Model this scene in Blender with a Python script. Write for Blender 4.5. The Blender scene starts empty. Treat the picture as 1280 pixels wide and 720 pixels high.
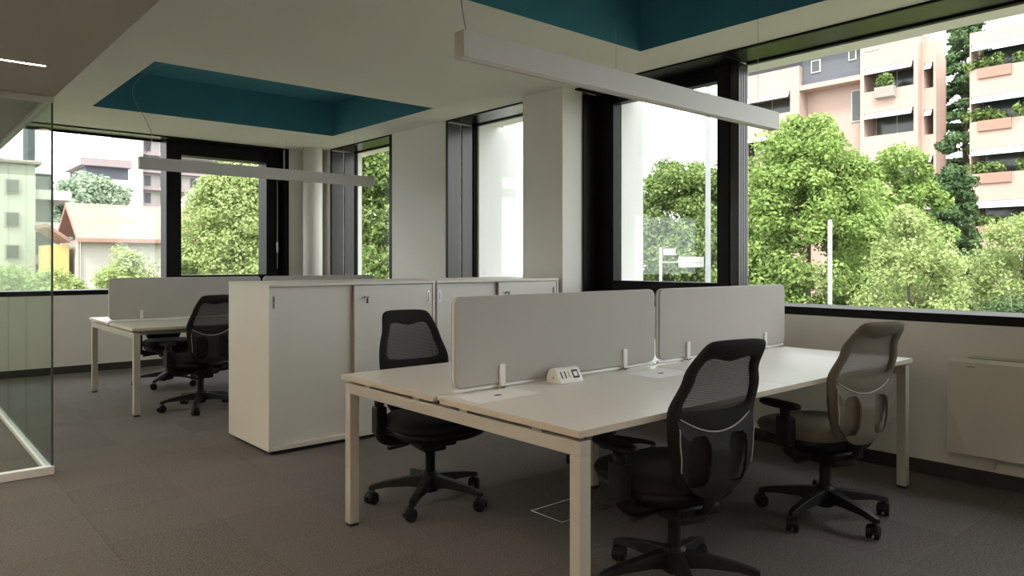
import bpy, bmesh, math, random
import numpy as np
from mathutils import Vector, Matrix

PI = math.pi
S = bpy.context.scene
COL = S.collection

# ------------------------------------------------------------------ camera
F_PX, HORIZON, CAM_H, YAW = 912.8, 328.0, 1.28, math.radians(41.14)
cam_d = bpy.data.cameras.new('camera')
cam = bpy.data.objects.new('camera', cam_d)
COL.objects.link(cam)
cam.location = (0, 0, CAM_H)
cam.rotation_euler = (PI / 2, 0, -YAW)
cam_d.sensor_width = 36.0
cam_d.lens = 36.0 * F_PX / 1280
cam_d.shift_y = -(360 - HORIZON) / 1280
cam_d.clip_start, cam_d.clip_end = 0.05, 500
S.camera = cam

# ------------------------------------------------------------------ sky, sun, exposure
w = bpy.data.worlds.new('overcast_sky')
S.world = w
w.use_nodes = True
wn = w.node_tree
bg = wn.nodes['Background']
bg.inputs[0].default_value = (0.95, 0.98, 1.0, 1)
bg.inputs[1].default_value = 2.5
sun_d = bpy.data.lights.new('sun', 'SUN')
sun_d.energy = 2.4
sun_d.angle = math.radians(12)
sun_d.color = (1.0, 0.95, 0.86)
sun = bpy.data.objects.new('sun', sun_d)
COL.objects.link(sun)
sun.rotation_euler = (math.radians(38), 0, math.radians(-58))
S.view_settings.view_transform = 'Standard'
S.view_settings.look = 'None'
S.view_settings.gamma = 1
S.view_settings.use_curve_mapping = False
S.view_settings.exposure = 0.92
S.cycles.transparent_max_bounces = 24
S.cycles.diffuse_bounces = 6

# ------------------------------------------------------------------ materials
MATS = {}


def mat(name, col, rough=0.6, metal=0.0, var=0.06, scale=6.0, bump=0.0, bscale=200.0, spec=0.5, stretch=None):
    m = bpy.data.materials.new(name)
    m.use_nodes = True
    nt = m.node_tree
    b = nt.nodes['Principled BSDF']
    b.inputs['Roughness'].default_value = rough
    b.inputs['Metallic'].default_value = metal
    b.inputs['Specular IOR Level'].default_value = spec
    tc = nt.nodes.new('ShaderNodeTexCoord')
    src = tc.outputs['Object']
    if stretch:
        mp = nt.nodes.new('ShaderNodeMapping')
        mp.inputs['Scale'].default_value = stretch
        nt.links.new(src, mp.inputs['Vector'])
        src = mp.outputs['Vector']
    n = nt.nodes.new('ShaderNodeTexNoise')
    n.inputs['Scale'].default_value = scale
    n.inputs['Detail'].default_value = 4
    nt.links.new(src, n.inputs['Vector'])
    r = nt.nodes.new('ShaderNodeValToRGB')
    r.color_ramp.elements[0].position = 0.3
    r.color_ramp.elements[1].position = 0.7
    r.color_ramp.elements[0].color = (*[c * (1 - var) for c in col], 1)
    r.color_ramp.elements[1].color = (*[min(1, c * (1 + var)) for c in col], 1)
    nt.links.new(n.outputs['Fac'], r.inputs['Fac'])
    nt.links.new(r.outputs['Color'], b.inputs['Base Color'])
    if bump:
        n2 = nt.nodes.new('ShaderNodeTexNoise')
        n2.inputs['Scale'].default_value = bscale
        n2.inputs['Detail'].default_value = 3
        nt.links.new(src, n2.inputs['Vector'])
        bp = nt.nodes.new('ShaderNodeBump')
        bp.inputs['Strength'].default_value = bump
        bp.inputs['Distance'].default_value = 0.004
        nt.links.new(n2.outputs['Fac'], bp.inputs['Height'])
        nt.links.new(bp.outputs['Normal'], b.inputs['Normal'])
    MATS[name] = m
    return m


def glass(name, tint, refl=1.0, ior=1.45):
    m = bpy.data.materials.new(name)
    m.use_nodes = True
    nt = m.node_tree
    nt.nodes.clear()
    out = nt.nodes.new('ShaderNodeOutputMaterial')
    t = nt.nodes.new('ShaderNodeBsdfTransparent')
    t.inputs[0].default_value = (*tint, 1)
    g = nt.nodes.new('ShaderNodeBsdfGlossy')
    g.inputs['Roughness'].default_value = 0.0
    # Schlick reflectance of a clear pane
    fr = nt.nodes.new('ShaderNodeLayerWeight')
    fr.inputs[0].default_value = 0.5
    pw = nt.nodes.new('ShaderNodeMath')
    pw.operation = 'POWER'
    pw.inputs[1].default_value = 5.0
    f0 = ((ior - 1) / (ior + 1)) ** 2
    mu = nt.nodes.new('ShaderNodeMath')
    mu.operation = 'MULTIPLY_ADD'
    mu.inputs[1].default_value = (1 - f0) * refl
    mu.inputs[2].default_value = f0 * refl
    mx = nt.nodes.new('ShaderNodeMixShader')
    nt.links.new(fr.outputs['Facing'], pw.inputs[0])
    nt.links.new(pw.outputs[0], mu.inputs[0])
    nt.links.new(mu.outputs[0], mx.inputs[0])
    nt.links.new(t.outputs[0], mx.inputs[1])
    nt.links.new(g.outputs[0], mx.inputs[2])
    nt.links.new(mx.outputs[0], out.inputs[0])
    MATS[name] = m


def weave(name, col, opacity, scale=900.0):
    """Woven chair mesh: fine threads with open holes between them."""
    m = bpy.data.materials.new(name)
    m.use_nodes = True
    nt = m.node_tree
    b = nt.nodes['Principled BSDF']
    b.inputs['Base Color'].default_value = (*col, 1)
    b.inputs['Roughness'].default_value = 0.8
    tc = nt.nodes.new('ShaderNodeTexCoord')
    wv = nt.nodes.new('ShaderNodeTexWave')
    wv.bands_direction = 'Z'
    wv.inputs['Scale'].default_value = 55
    nt.links.new(tc.outputs['Object'], wv.inputs['Vector'])
    r = nt.nodes.new('ShaderNodeMapRange')
    r.inputs['To Min'].default_value = opacity - 0.12
    r.inputs['To Max'].default_value = min(1, opacity + 0.12)
    nt.links.new(wv.outputs['Fac'], r.inputs['Value'])
    nt.links.new(r.outputs['Result'], b.inputs['Alpha'])
    MATS[name] = m


def leafmat(name, ca, cb, trans=0.35):
    m = bpy.data.materials.new(name)
    m.use_nodes = True
    nt = m.node_tree
    nt.nodes.clear()
    out = nt.nodes.new('ShaderNodeOutputMaterial')
    geo = nt.nodes.new('ShaderNodeNewGeometry')
    r = nt.nodes.new('ShaderNodeValToRGB')
    r.color_ramp.elements[0].color = (*ca, 1)
    r.color_ramp.elements[1].color = (*cb, 1)
    nt.links.new(geo.outputs['Random Per Island'], r.inputs['Fac'])
    d = nt.nodes.new('ShaderNodeBsdfDiffuse')
    t = nt.nodes.new('ShaderNodeBsdfTranslucent')
    mx = nt.nodes.new('ShaderNodeMixShader')
    mx.inputs[0].default_value = trans
    nt.links.new(r.outputs[0], d.inputs[0])
    nt.links.new(r.outputs[0], t.inputs[0])
    nt.links.new(d.outputs[0], mx.inputs[1])
    nt.links.new(t.outputs[0], mx.inputs[2])
    nt.links.new(mx.outputs[0], out.inputs[0])
    MATS[name] = m


def emit(name, col, st):
    m = bpy.data.materials.new(name)
    m.use_nodes = True
    nt = m.node_tree
    b = nt.nodes['Principled BSDF']
    b.inputs['Base Color'].default_value = (*col, 1)
    b.inputs['Emission Color'].default_value = (*col, 1)
    b.inputs['Emission Strength'].default_value = st
    MATS[name] = m


mat('plaster', (0.81, 0.785, 0.73), 0.9, var=0.015, scale=2, bump=0.03, bscale=90)
mat('soffit_shaded_white', (0.50, 0.48, 0.43), 0.9, var=0.015, scale=2)  # white paint toned down, the unlit look of the soffit is in the colour
mat('teal', (0.050, 0.215, 0.280), 0.85, var=0.03, scale=3)
mat('black_metal', (0.006, 0.006, 0.006), 0.42, var=0.1, scale=3, spec=0.15)
mat('reveal_metal', (0.050, 0.048, 0.045), 0.25, 0.75, var=0.05, scale=3, stretch=(6, 6, 0.2))
mat('baseboard_grey', (0.035, 0.034, 0.032), 0.7)
mat('white_facade', (0.58, 0.58, 0.56), 0.85, var=0.02, scale=1.5)
mat('desk_white', (0.74, 0.71, 0.66), 0.32, var=0.015, scale=3)
mat('desk_edge_warm_lit', (0.60, 0.52, 0.42), 0.5, var=0.05, scale=12)  # tan of the warm lamplight is put into the edge colour
mat('frame_paint', (0.52, 0.48, 0.41), 0.4, var=0.03)
mat('rail_white', (0.80, 0.78, 0.74), 0.35)
mat('foot_black', (0.02, 0.02, 0.02), 0.6)
mat('divider_fabric', (0.44, 0.42, 0.39), 0.95, var=0.02, scale=5)
mat('cab_white', (0.70, 0.66, 0.59), 0.5, var=0.012, scale=3)
mat('cab_door', (0.68, 0.66, 0.60), 0.48, var=0.012, scale=3)
mat('cab_edge', (0.36, 0.29, 0.20), 0.5)
mat('steel', (0.55, 0.55, 0.55), 0.25, 1.0)
mat('black_plastic', (0.008, 0.008, 0.009), 0.5, var=0.1, bump=0.06, bscale=500, spec=0.3)
mat('black_fabric', (0.009, 0.009, 0.010), 0.95, var=0.15, scale=60, bump=0.3, bscale=700)
mat('shell_black', (0.012, 0.012, 0.013), 0.7, var=0.1, spec=0.35)
mat('beige_fabric', (0.165, 0.143, 0.105), 0.95, var=0.06, scale=60, bump=0.3, bscale=700)
mat('beige_shell', (0.16, 0.138, 0.10), 0.75, var=0.05)
mat('piping', (0.42, 0.41, 0.38), 0.5)
weave('mesh_black', (0.02, 0.02, 0.022), 0.86)
weave('mesh_beige', (0.17, 0.147, 0.108), 0.88)
mat('pendant_alu', (0.60, 0.58, 0.54), 0.45, var=0.02)
mat('pendant_cap', (0.62, 0.55, 0.48), 0.5)
mat('pendant_diffuser', (0.85, 0.84, 0.80), 0.6)
mat('cable', (0.34, 0.34, 0.33), 0.5)
mat('paper', (0.86, 0.86, 0.86), 0.7, var=0.01)
mat('ink', (0.02, 0.02, 0.02), 0.6)
mat('socket_white', (0.80, 0.78, 0.74), 0.4)
mat('amber', (0.55, 0.38, 0.08), 0.5)
mat('radiator_white', (0.66, 0.63, 0.55), 0.5, var=0.015)
mat('grille_dark', (0.06, 0.055, 0.05), 0.6)
mat('carpet_a', (0.160, 0.149, 0.139), 0.97, var=0.45, scale=95, bump=0.8, bscale=260, spec=0.1, stretch=(1, 2.6, 1))
mat('carpet_b', (0.167, 0.155, 0.145), 0.97, var=0.45, scale=95, bump=0.8, bscale=260, spec=0.1, stretch=(2.6, 1, 1))
mat('carpet_c', (0.150, 0.139, 0.130), 0.97, var=0.45, scale=95, bump=0.8, bscale=260, spec=0.1, stretch=(1.4, 1, 1))
glass('window_glass', (0.97, 0.98, 0.975), 1.0, 1.5)
glass('partition_glass', (0.92, 0.96, 0.94), 0.35, 1.5)
emit('strip_lamp', (1.0, 0.83, 0.65), 98.0)
mat('asphalt', (0.16, 0.16, 0.16), 0.9, var=0.2, scale=0.8)
mat('lawn', (0.15, 0.16, 0.08), 0.95, var=0.3, scale=0.9)
mat('pink_render', (0.45, 0.32, 0.27), 0.9, var=0.04, scale=0.4)
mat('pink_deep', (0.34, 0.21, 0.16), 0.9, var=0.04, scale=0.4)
mat('slate', (0.105, 0.11, 0.125), 0.8, var=0.05, scale=0.5)
mat('concrete', (0.36, 0.32, 0.28), 0.9, var=0.05, scale=0.6)
mat('pane_dark', (0.05, 0.055, 0.05), 0.15)
mat('awning', (0.50, 0.50, 0.48), 0.8)
mat('awning_teal', (0.45, 0.62, 0.64), 0.8)
mat('cream_render', (0.50, 0.48, 0.40), 0.9, var=0.03, scale=0.4)
mat('white_render', (0.46, 0.43, 0.39), 0.9, var=0.03, scale=0.4)
mat('yellow_render', (0.60, 0.44, 0.17), 0.9, var=0.04, scale=0.6)
mat('mauve_render', (0.30, 0.24, 0.24), 0.9, var=0.04, scale=0.3)
mat('roof_tile', (0.33, 0.195, 0.155), 0.85, var=0.08, scale=2.0)
mat('pole_white', (0.38, 0.38, 0.38), 0.4)
mat('pole_grey', (0.26, 0.27, 0.28), 0.4)
mat('bark', (0.09, 0.07, 0.05), 0.9, var=0.3, scale=8)
leafmat('leaf_bright', (0.16, 0.25, 0.06), (0.36, 0.47, 0.16))
leafmat('leaf_mid', (0.11, 0.17, 0.05), (0.26, 0.34, 0.12))
leafmat('leaf_fine', (0.26, 0.33, 0.11), (0.46, 0.54, 0.25))
leafmat('leaf_dark', (0.05, 0.09, 0.04), (0.13, 0.20, 0.09), 0.2)
leafmat('leaf_hazed', (0.26, 0.33, 0.24), (0.42, 0.50, 0.36))  # distance haze is mixed into these pale leaf colours


# ------------------------------------------------------------------ mesh helpers
class MB:
    def __init__(s):
        s.v, s.f = [], []

    def add(s, vs, fs):
        o = len(s.v)
        s.v += [tuple(p) for p in vs]
        s.f += [tuple(i + o for i in q) for q in fs]
        return s

    def box(s, x0, x1, y0, y1, z0, z1):
        return s.add([(x0, y0, z0), (x1, y0, z0), (x1, y1, z0), (x0, y1, z0), (x0, y0, z1), (x1, y0, z1), (x1, y1, z1), (x0, y1, z1)],
                     [(0, 3, 2, 1), (4, 5, 6, 7), (0, 1, 5, 4), (1, 2, 6, 5), (2, 3, 7, 6), (3, 0, 4, 7)])

    def lathe(s, prof, c=(0, 0), n=20, axis='z', off=0.0):
        """prof: list of (r, h)"""
        vs, fs = [], []
        for r, h in prof:
            for k in range(n):
                a = 2 * PI * k / n
                x, y = r * math.cos(a), r * math.sin(a)
                if axis == 'z':
                    vs.append((c[0] + x, c[1] + y, h))
                elif axis == 'x':
                    vs.append((h, c[0] + x, c[1] + y))
                else:
                    vs.append((c[0] + x, h, c[1] + y))
        m = len(prof)
        for i in range(m - 1):
            for k in range(n):
                a, b = i * n + k, i * n + (k + 1) % n
                fs.append((a, b, b + n, a + n))
        fs.append(tuple(range(n))[::-1])
        fs.append(tuple((m - 1) * n + k for k in range(n)))
        return s.add(vs, fs)

    def tube(s, pts, r, n=8, flat=1.0, closed=False):
        pts = [Vector(p) for p in pts]
        m = len(pts)
        rs = r if isinstance(r, (list, tuple)) else [r] * m
        up = Vector((0, 0, 1))
        vs, fs = [], []
        for i, p in enumerate(pts):
            if closed:
                t = pts[(i + 1) % m] - pts[i - 1]
            else:
                t = pts[min(i + 1, m - 1)] - pts[max(i - 1, 0)]
            t.normalize()
            u = up if abs(t.z) < 0.95 else Vector((0, 1, 0))
            a = t.cross(u).normalized()
            b = a.cross(t).normalized()
            for k in range(n):
                q = 2 * PI * k / n
                vs.append(p + a * (rs[i] * math.cos(q)) + b * (rs[i] * flat * math.sin(q)))
        for i in range(m if closed else m - 1):
            j = (i + 1) % m
            for k in range(n):
                k2 = (k + 1) % n
                fs.append((i * n + k, i * n + k2, j * n + k2, j * n + k))
        if not closed:
            fs.append(tuple(range(n))[::-1])
            fs.append(tuple((m - 1) * n + k for k in range(n)))
        return s.add(vs, fs)

    def prism(s, poly, axis, a0, a1):
        """extrude a 2-D polygon along an axis ('x': poly is (y,z); 'y': (x,z); 'z': (x,y))"""
        n = len(poly)
        mk = {'x': lambda p, a: (a, p[0], p[1]), 'y': lambda p, a: (p[0], a, p[1]), 'z': lambda p, a: (p[0], p[1], a)}[axis]
        vs = [mk(p, a0) for p in poly] + [mk(p, a1) for p in poly]
        fs = [tuple(range(n))[::-1], tuple(range(n, 2 * n))] + [(i, (i + 1) % n, (i + 1) % n + n, i + n) for i in range(n)]
        return s.add(vs, fs)

    def mesh(s, name, material, smooth=False):
        me = bpy.data.meshes.new(name)
        me.from_pydata(s.v, [], s.f)
        bm = bmesh.new()
        bm.from_mesh(me)
        bmesh.ops.recalc_face_normals(bm, faces=bm.faces)
        bm.to_mesh(me)
        bm.free()
        me.materials.append(MATS[material])
        if smooth:
            me.polygons.foreach_set('use_smooth', [True] * len(me.polygons))
        return me

    def obj(s, name, material, parent=None, smooth=False, bevel=0.0, seg=2):
        o = bpy.data.objects.new(name, s.mesh(name, material, smooth))
        COL.objects.link(o)
        if parent:
            o.parent = parent
        if bevel:
            b = o.modifiers.new('bevel', 'BEVEL')
            b.width = bevel
            b.segments = seg
            b.limit_method = 'ANGLE'
            b.angle_limit = math.radians(40)
        return o


def B(*a):
    return MB().box(*a)


def tag(o, label, cat, group=None):
    o['label'] = label
    o['category'] = cat
    if group:
        o['group'] = group
    return o


def thing(name, label, cat, loc=(0, 0, 0), rz=0.0, group=None):
    o = bpy.data.objects.new(name, None)
    o.empty_display_size = 0.1
    COL.objects.link(o)
    o.location = loc
    o.rotation_euler = (0, 0, rz)
    return tag(o, label, cat, group)


def struct(o, label=None):
    o['kind'] = 'structure'
    if label:
        o['label'] = label
    return o


def sroot(name, loc=(0, 0, 0), label=None):
    o = bpy.data.objects.new(name, None)
    COL.objects.link(o)
    o.location = loc
    return struct(o, label)


def copy_tree(o, parent=None):
    c = o.copy()
    COL.objects.link(c)
    c.parent = parent
    for ch in list(o.children):
        copy_tree(ch, c)
    return c


def spline(pts, n=8):
    """Catmull-Rom through points"""
    P = [Vector(p) for p in pts]
    P = [P[0] * 2 - P[1]] + P + [P[-1] * 2 - P[-2]]
    out = []
    for i in range(1, len(P) - 2):
        for k in range(n):
            t = k / n
            a, b, c, d = P[i - 1], P[i], P[i + 1], P[i + 2]
            out.append(0.5 * ((2 * b) + (c - a) * t + (2 * a - 5 * b + 4 * c - d) * t * t + (3 * b - a - 3 * c + d) * t ** 3))
    out.append(P[-2])
    return out


# ------------------------------------------------------------------ room dimensions
WX, FY = 4.80, 9.70          # window wall plane, far wall plane
GX, GY = 5.20, 10.10         # glass planes
CZ, SZ = 2.86, 2.28          # ceiling, lowered soffit
SILL = 0.92
BX, BY = -4.2, -3.2          # room limits behind the camera
EX, EY = 0.82, 5.15          # soffit edge and glass corner

# ------------------------------------------------------------------ floor with carpet tiles
floor = struct(B(BX, WX + 0.5, BY, FY + 0.5, -0.3, -0.006).obj('floor', 'baseboard_grey'), 'dark grey carpet tile floor of the office')
rnd = random.Random(4)
TS = 0.5
tmesh = []
for k, mn in enumerate(('carpet_a', 'carpet_b', 'carpet_c')):
    tmesh.append(B(0.0008, TS - 0.0008, 0.0008, TS - 0.0008, -0.006, 0).mesh('carpet_tile', mn))
tx0, ty0 = WX - 12 * TS, FY - 18 * TS
for i in range(12):
    for j in range(18):
        x, y = tx0 + i * TS, ty0 + j * TS
        o = bpy.data.objects.new('carpet_tile', tmesh[(i + j) % 2 if rnd.random() < 0.75 else 2])
        COL.objects.link(o)
        o.parent = floor
        o.location = (x, y, 0)
fb = MB().box(BX, tx0, BY, FY, -0.006, 0).box(tx0, WX, BY, ty0, -0.006, 0)
fb.obj('carpet', 'carpet_a', floor)

# ------------------------------------------------------------------ walls
wr = MB()
PY0, PY1 = 4.645, 5.18            # pillar
wr.box(WX, GX + 0.1, BY, FY + 0.5, 0, SILL)                    # below the windows
wr.box(WX, GX + 0.45, 6.62, 7.74, SILL, CZ)                     # pier
wr.box(WX, GX + 0.1, 9.36, FY + 0.5, SILL, CZ)                  # corner
struct(wr.obj('wall_right', 'plaster'), 'white window wall with black framed openings')
struct(B(4.66, GX - 0.28, PY0, PY1, 0, CZ).obj('pillar', 'plaster', bevel=0.004), 'white square pillar between the windows')
wf = MB()
wf.box(BX, WX, FY, GY + 0.1, 0, SILL - 0.02)
wf.box(4.35, WX, FY, GY + 0.1, SILL - 0.02, CZ)
struct(wf.obj('wall_far', 'plaster'), 'white far wall below the long window')
struct(B(BX - 0.2, BX, BY - 0.2, FY + 0.4, 0, CZ).obj('wall_left', 'plaster'), 'plain white wall opposite the window wall')
struct(B(BX, WX + 0.5, BY - 0.2, BY, 0, CZ).obj('wall_back', 'plaster'), 'plain white wall at the back of the office')
struct(MB().lathe([(0.13, 0), (0.13, CZ)], (4.585, 9.45), 40).obj('round_column', 'plaster', smooth=False), 'round white column in the room corner')
bpy.data.objects['round_column'].data.polygons.foreach_set('use_smooth', [len(p.vertices) == 4 for p in bpy.data.objects['round_column'].data.polygons])

struct(MB().box(WX - 0.012, WX - 0.0005, BY, PY0, 0.0005, 0.085).box(WX - 0.012, WX - 0.0005, PY1, FY, 0.0005, 0.085).obj('baseboard_right', 'baseboard_grey'))
struct(B(BX, WX - 0.013, FY - 0.012, FY - 0.0005, 0.0005, 0.085).obj('baseboard_far', 'baseboard_grey'))

# ------------------------------------------------------------------ ceiling with teal coffers
coffers = [(1.66, 4.325, 6.17, 8.36), (1.66, 4.325, 1.29, 3.49), (1.66, 4.325, -2.6, -0.4)]
cm = MB()
CT = CZ + 0.75
ys = [BY]
cm.box(EX, 1.66, BY, FY + 0.5, CZ, CT)
cm.box(4.325, GX + 0.3, BY, FY + 0.5, CZ, CT)
prev = BY
for x0, x1, y0, y1 in sorted(coffers, key=lambda c: c[2]):
    cm.box(1.66, 4.325, prev, y0, CZ, CT)
    prev = y1
cm.box(1.66, 4.325, prev, FY + 0.5, CZ, CT)
struct(cm.obj('ceiling', 'plaster'), 'white plaster ceiling')
CH = 3.27
for x0, x1, y0, y1 in coffers:
    e = 0.004
    t = MB()
    t.box(x0 + e, x1 - e, y0 + e, y1 - e, CH, CH + 0.02)
    z0 = CZ + 0.001
    t.box(x0, x0 + e, y0, y1, z0, CH).box(x1 - e, x1, y0, y1, z0, CH)
    t.box(x0 + e, x1 - e, y0, y0 + e, z0, CH).box(x0 + e, x1 - e, y1 - e, y1, z0, CH)
    struct(t.obj('ceiling_coffer', 'teal'), 'recessed teal painted ceiling coffer')
# lowered soffit on the left, with slots for the strip lamps
lamp_rows = [8.55, 6.46, 4.37, 2.28, 0.19, -1.9]
sm = MB()
prev = BY
for y in sorted(lamp_rows):
    sm.box(BX, EX, prev, y - 0.012, SZ, SZ + 0.06)
    sm.box(0.66, EX, y - 0.012, y + 0.012, SZ, SZ + 0.06)
    sm.box(BX, -2.4, y - 0.012, y + 0.012, SZ, SZ + 0.06)
    prev = y + 0.012
sm.box(BX, EX, prev, FY + 0.3, SZ, SZ + 0.06)
sm.box(BX, EX, BY, FY + 0.3, SZ + 0.06, CT)
struct(sm.obj('ceiling_soffit', 'soffit_shaded_white'), 'lowered white ceiling soffit with shade put into its colour')
for k, y in enumerate(lamp_rows):
    lab = ('thin warm strip light in the soffit just outside the glass partition' if abs(y - 4.37) < 0.01 else
           'thin warm strip light in the soffit of the glazed room' if y > EY else 'thin warm strip light in the soffit over the open aisle')
    t = thing('strip_light', lab, 'light', (-0.87, y, SZ + 0.01), group='recessed strip lights in the soffit')
    B(-1.53, 1.53, -0.0115, 0.0115, 0, 0.012).obj('diffuser', 'strip_lamp', t)
    B(-1.53, 1.53, -0.0118, 0.0118, 0.013, 0.045).obj('housing', 'pendant_alu', t)

# ------------------------------------------------------------------ windows
def pane(parent, *b):
    B(*b).obj('pane', 'window_glass', parent)


# window_1: long far window
w1 = sroot('window_1', label='long far window with thin black frame')
FS = SILL - 0.02
pane(w1, BX, -0.9, GY, GY + 0.012, FS + 0.06, CZ)
pane(w1, -0.82, 2.78, GY, GY + 0.012, FS + 0.06, CZ)
MB().box(BX, 2.79, FY - 0.002, GY + 0.02, FS, FS + 0.055).obj('window_sill', 'black_metal', w1)
MB().box(BX, 2.79, FY + 0.001, FY + 0.03, CZ - 0.016, CZ - 0.0005).box(BX, 2.79, GY - 0.02, GY, CZ - 0.03, CZ - 0.0005).obj('head_trim', 'black_metal', w1)
B(BX, 2.79, FY + 0.03, GY - 0.02, CZ - 0.008, CZ - 0.0005).obj('head_reveal', 'reveal_metal', w1)
MB().box(-0.9, -0.82, GY - 0.05, GY + 0.03, FS + 0.055, CZ - 0.03).obj('mullion', 'black_metal', w1)
# window_2: far opening sash
w2 = sroot('window_2', label='far opening window with wide black frame')
fr = MB()
fr.box(2.79, 2.97, FY + 0.15, GY, FS, CZ - 0.001)
fr.box(4.08, 4.35, FY + 0.12, GY, FS, CZ - 0.001)
fr.box(2.97, 4.08, FY + 0.15, GY, 2.66, CZ - 0.001)
fr.box(2.97, 4.08, FY + 0.15, GY, FS, 1.115)
fr.box(4.30, 4.35, FY - 0.003, FY + 0.12, FS, CZ - 0.001)
fr.box(2.79, 4.30, FY - 0.003, FY + 0.15, FS, FS + 0.055)
fr.box(2.79, 4.30, FY + 0.001, FY + 0.15, CZ - 0.02, CZ - 0.0005)
fr.obj('window_frame', 'black_metal', w2, bevel=0.004)
pane(w2, 2.95, 4.1, GY - 0.06, GY - 0.048, 1.1, 2.68)
hd = MB().box(4.20, 4.225, FY + 0.075, FY + 0.12, 1.52, 1.55).box(4.20, 4.225, FY + 0.06, FY + 0.075, 1.42, 1.56)
hd.obj('window_handle', 'steel', w2, bevel=0.004)
MB().lathe([(0.006, 1.2), (0.006, 2.45)], (4.23, FY + 0.112), 10).obj('espagnolette_rod', 'steel', w2)


def deep_window(n, y0, y1, label, jamb=True, sill=SILL):
    """window in the right wall with deep metal reveals; y0 < y1"""
    w_ = sroot('window_%d' % n, label=label)
    pane(w_, GX, GX + 0.012, y0, y1, sill + 0.055, CZ - 0.02)
    B(WX - 0.004, GX + 0.02, y0, y1, sill, sill + 0.055).obj('window_sill', 'black_metal', w_, bevel=0.003)
    MB().box(WX + 0.001, WX + 0.02, y0, y1, CZ - 0.014, CZ - 0.0005).box(GX - 0.025, GX + 0.02, y0, y1, CZ - 0.022, CZ - 0.0005).obj('head_trim', 'black_metal', w_)
    B(WX + 0.02, GX - 0.025, y0, y1, CZ - 0.009, CZ - 0.0005).obj('head_reveal', 'reveal_metal', w_)
    if jamb:
        j = MB()
        for q in range(2):
            j.box(WX + 0.02 + q * 0.2, WX + 0.2 + q * 0.175, y1 - 0.012, y1 - 0.0005, sill + 0.056, CZ - 0.024)
        j.obj('jamb_reveal', 'reveal_metal', w_, bevel=0.003)
        MB().box(WX + 0.001, WX + 0.02, y1 - 0.02, y1 - 0.0005, sill + 0.056, CZ - 0.016).box(WX - 0.003, GX - 0.026, y0 + 0.0005, y0 + 0.06, sill + 0.056, CZ - 0.016).box(GX - 0.02, GX + 0.02, y1 - 0.03, y1, sill + 0.056, CZ - 0.024).obj('jamb_trim', 'black_metal', w_)
    return w_


deep_window(3, 7.74, 9.36, 'narrow deep window beside the round column')
deep_window(4, PY1, 6.62, 'deep window half hidden behind the square pillar')
# window_5: opening sash by the pillar
w5 = sroot('window_5', label='opening window with wide black frame beside the pillar')
PX = GX - 0.28
fr = MB()
fr.box(GX - 0.10, GX, 4.43, PY0, SILL, CZ - 0.001)
fr.box(GX - 0.10, GX, 3.31, 4.43, 2.735, CZ - 0.001)
fr.box(GX - 0.10, GX, 3.31, 4.43, SILL, 1.115)
fr.box(GX - 0.14, GX, 3.20, 3.31, SILL, CZ - 0.001)
fr.obj('window_frame', 'black_metal', w5, bevel=0.004)
fr = MB()
for k in range(4):
    fr.box(GX - 0.13 + k * 0.034, GX - 0.10 + k * 0.034, 3.12, 3.20, SILL + 0.05, CZ - 0.02)
fr.obj('mullion', 'reveal_metal', w5, bevel=0.003)
B(PX, GX - 0.10, PY0 - 0.012, PY0 - 0.0005, SILL, CZ - 0.02).obj('jamb_reveal', 'reveal_metal', w5)
MB().box(PX - 0.004, PX + 0.03, PY0 - 0.02, PY0 - 0.012, SILL, CZ - 0.02).obj('jamb_trim', 'black_metal', w5)
pane(w5, GX - 0.03, GX - 0.018, 3.30, 4.44, 1.10, 2.75)
MB().box(WX + 0.001, GX - 0.10, 3.12, PY0 - 0.02, CZ - 0.014, CZ - 0.0005).obj('head_trim', 'black_metal', w5)
B(WX - 0.004, GX - 0.10, 3.12, PY0 - 0.02, SILL, SILL + 0.055).obj('window_sill', 'black_metal', w5, bevel=0.003)
# window_6: the big fixed window
deep_window(6, BY, 3.12, 'very large fixed window with black sill', jamb=False)

# outer facade piers seen through the glass
struct(MB().box(GX + 0.1, 5.62, 4.50, PY1 - 0.05, -4, 6).obj('facade_pier', 'white_facade'), 'white outer facade pier outside the opening window')
struct(MB().box(GX + 0.452, 5.85, 6.62, 7.6, -4, 6).box(GX + 0.02, GX + 0.45, 6.55, 6.619, -0.0, CZ).obj('facade_pier', 'white_facade'), 'white outer facade pier outside the half hidden window')
struct(MB().box(BX - 0.5, GX + 0.3, BY - 0.5, GY + 0.4, CT, CT + 0.3).obj('roof', 'white_facade'), 'flat roof over the office')

# ------------------------------------------------------------------ glass partition
gp = thing('glass_partition', 'frameless glass partition corner with white floor channel', 'partition', (EX, EY, 0))
for k in range(5):
    y0 = 0.02 + k * 0.9
    B(-0.026, -0.014, y0, y0 + 0.896 if k < 4 else 4.5, 0.03, SZ - 0.026).obj('glass_pane', 'partition_glass', gp)
B(-2.0, -0.014, 0.008, 0.019, 0.05, SZ - 0.026).obj('glass_pane', 'partition_glass', gp)
B(-4.8, -2.004, 0.008, 0.019, 0.05, SZ - 0.026).obj('glass_pane', 'partition_glass', gp)
B(-4.8, 0.0, -0.012, 0.04, 0.001, 0.05).obj('floor_channel', 'rail_white', gp, bevel=0.002)
B(-0.04, 0.0, 0.041, 4.5, 0.001, 0.03).obj('floor_channel', 'rail_white', gp, bevel=0.002)
B(-4.8, 0.0, -0.012, 0.04, SZ - 0.036, SZ - 0.001).obj('head_channel', 'frame_paint', gp, bevel=0.002)
B(-0.04, 0.0, 0.041, 4.5, SZ - 0.028, SZ - 0.001).obj('head_channel', 'frame_paint', gp, bevel=0.002)
B(-0.013, -0.003, 0.006, 0.02, 0.05, SZ - 0.037).obj('corner_strip', 'grille_dark', gp)


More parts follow.
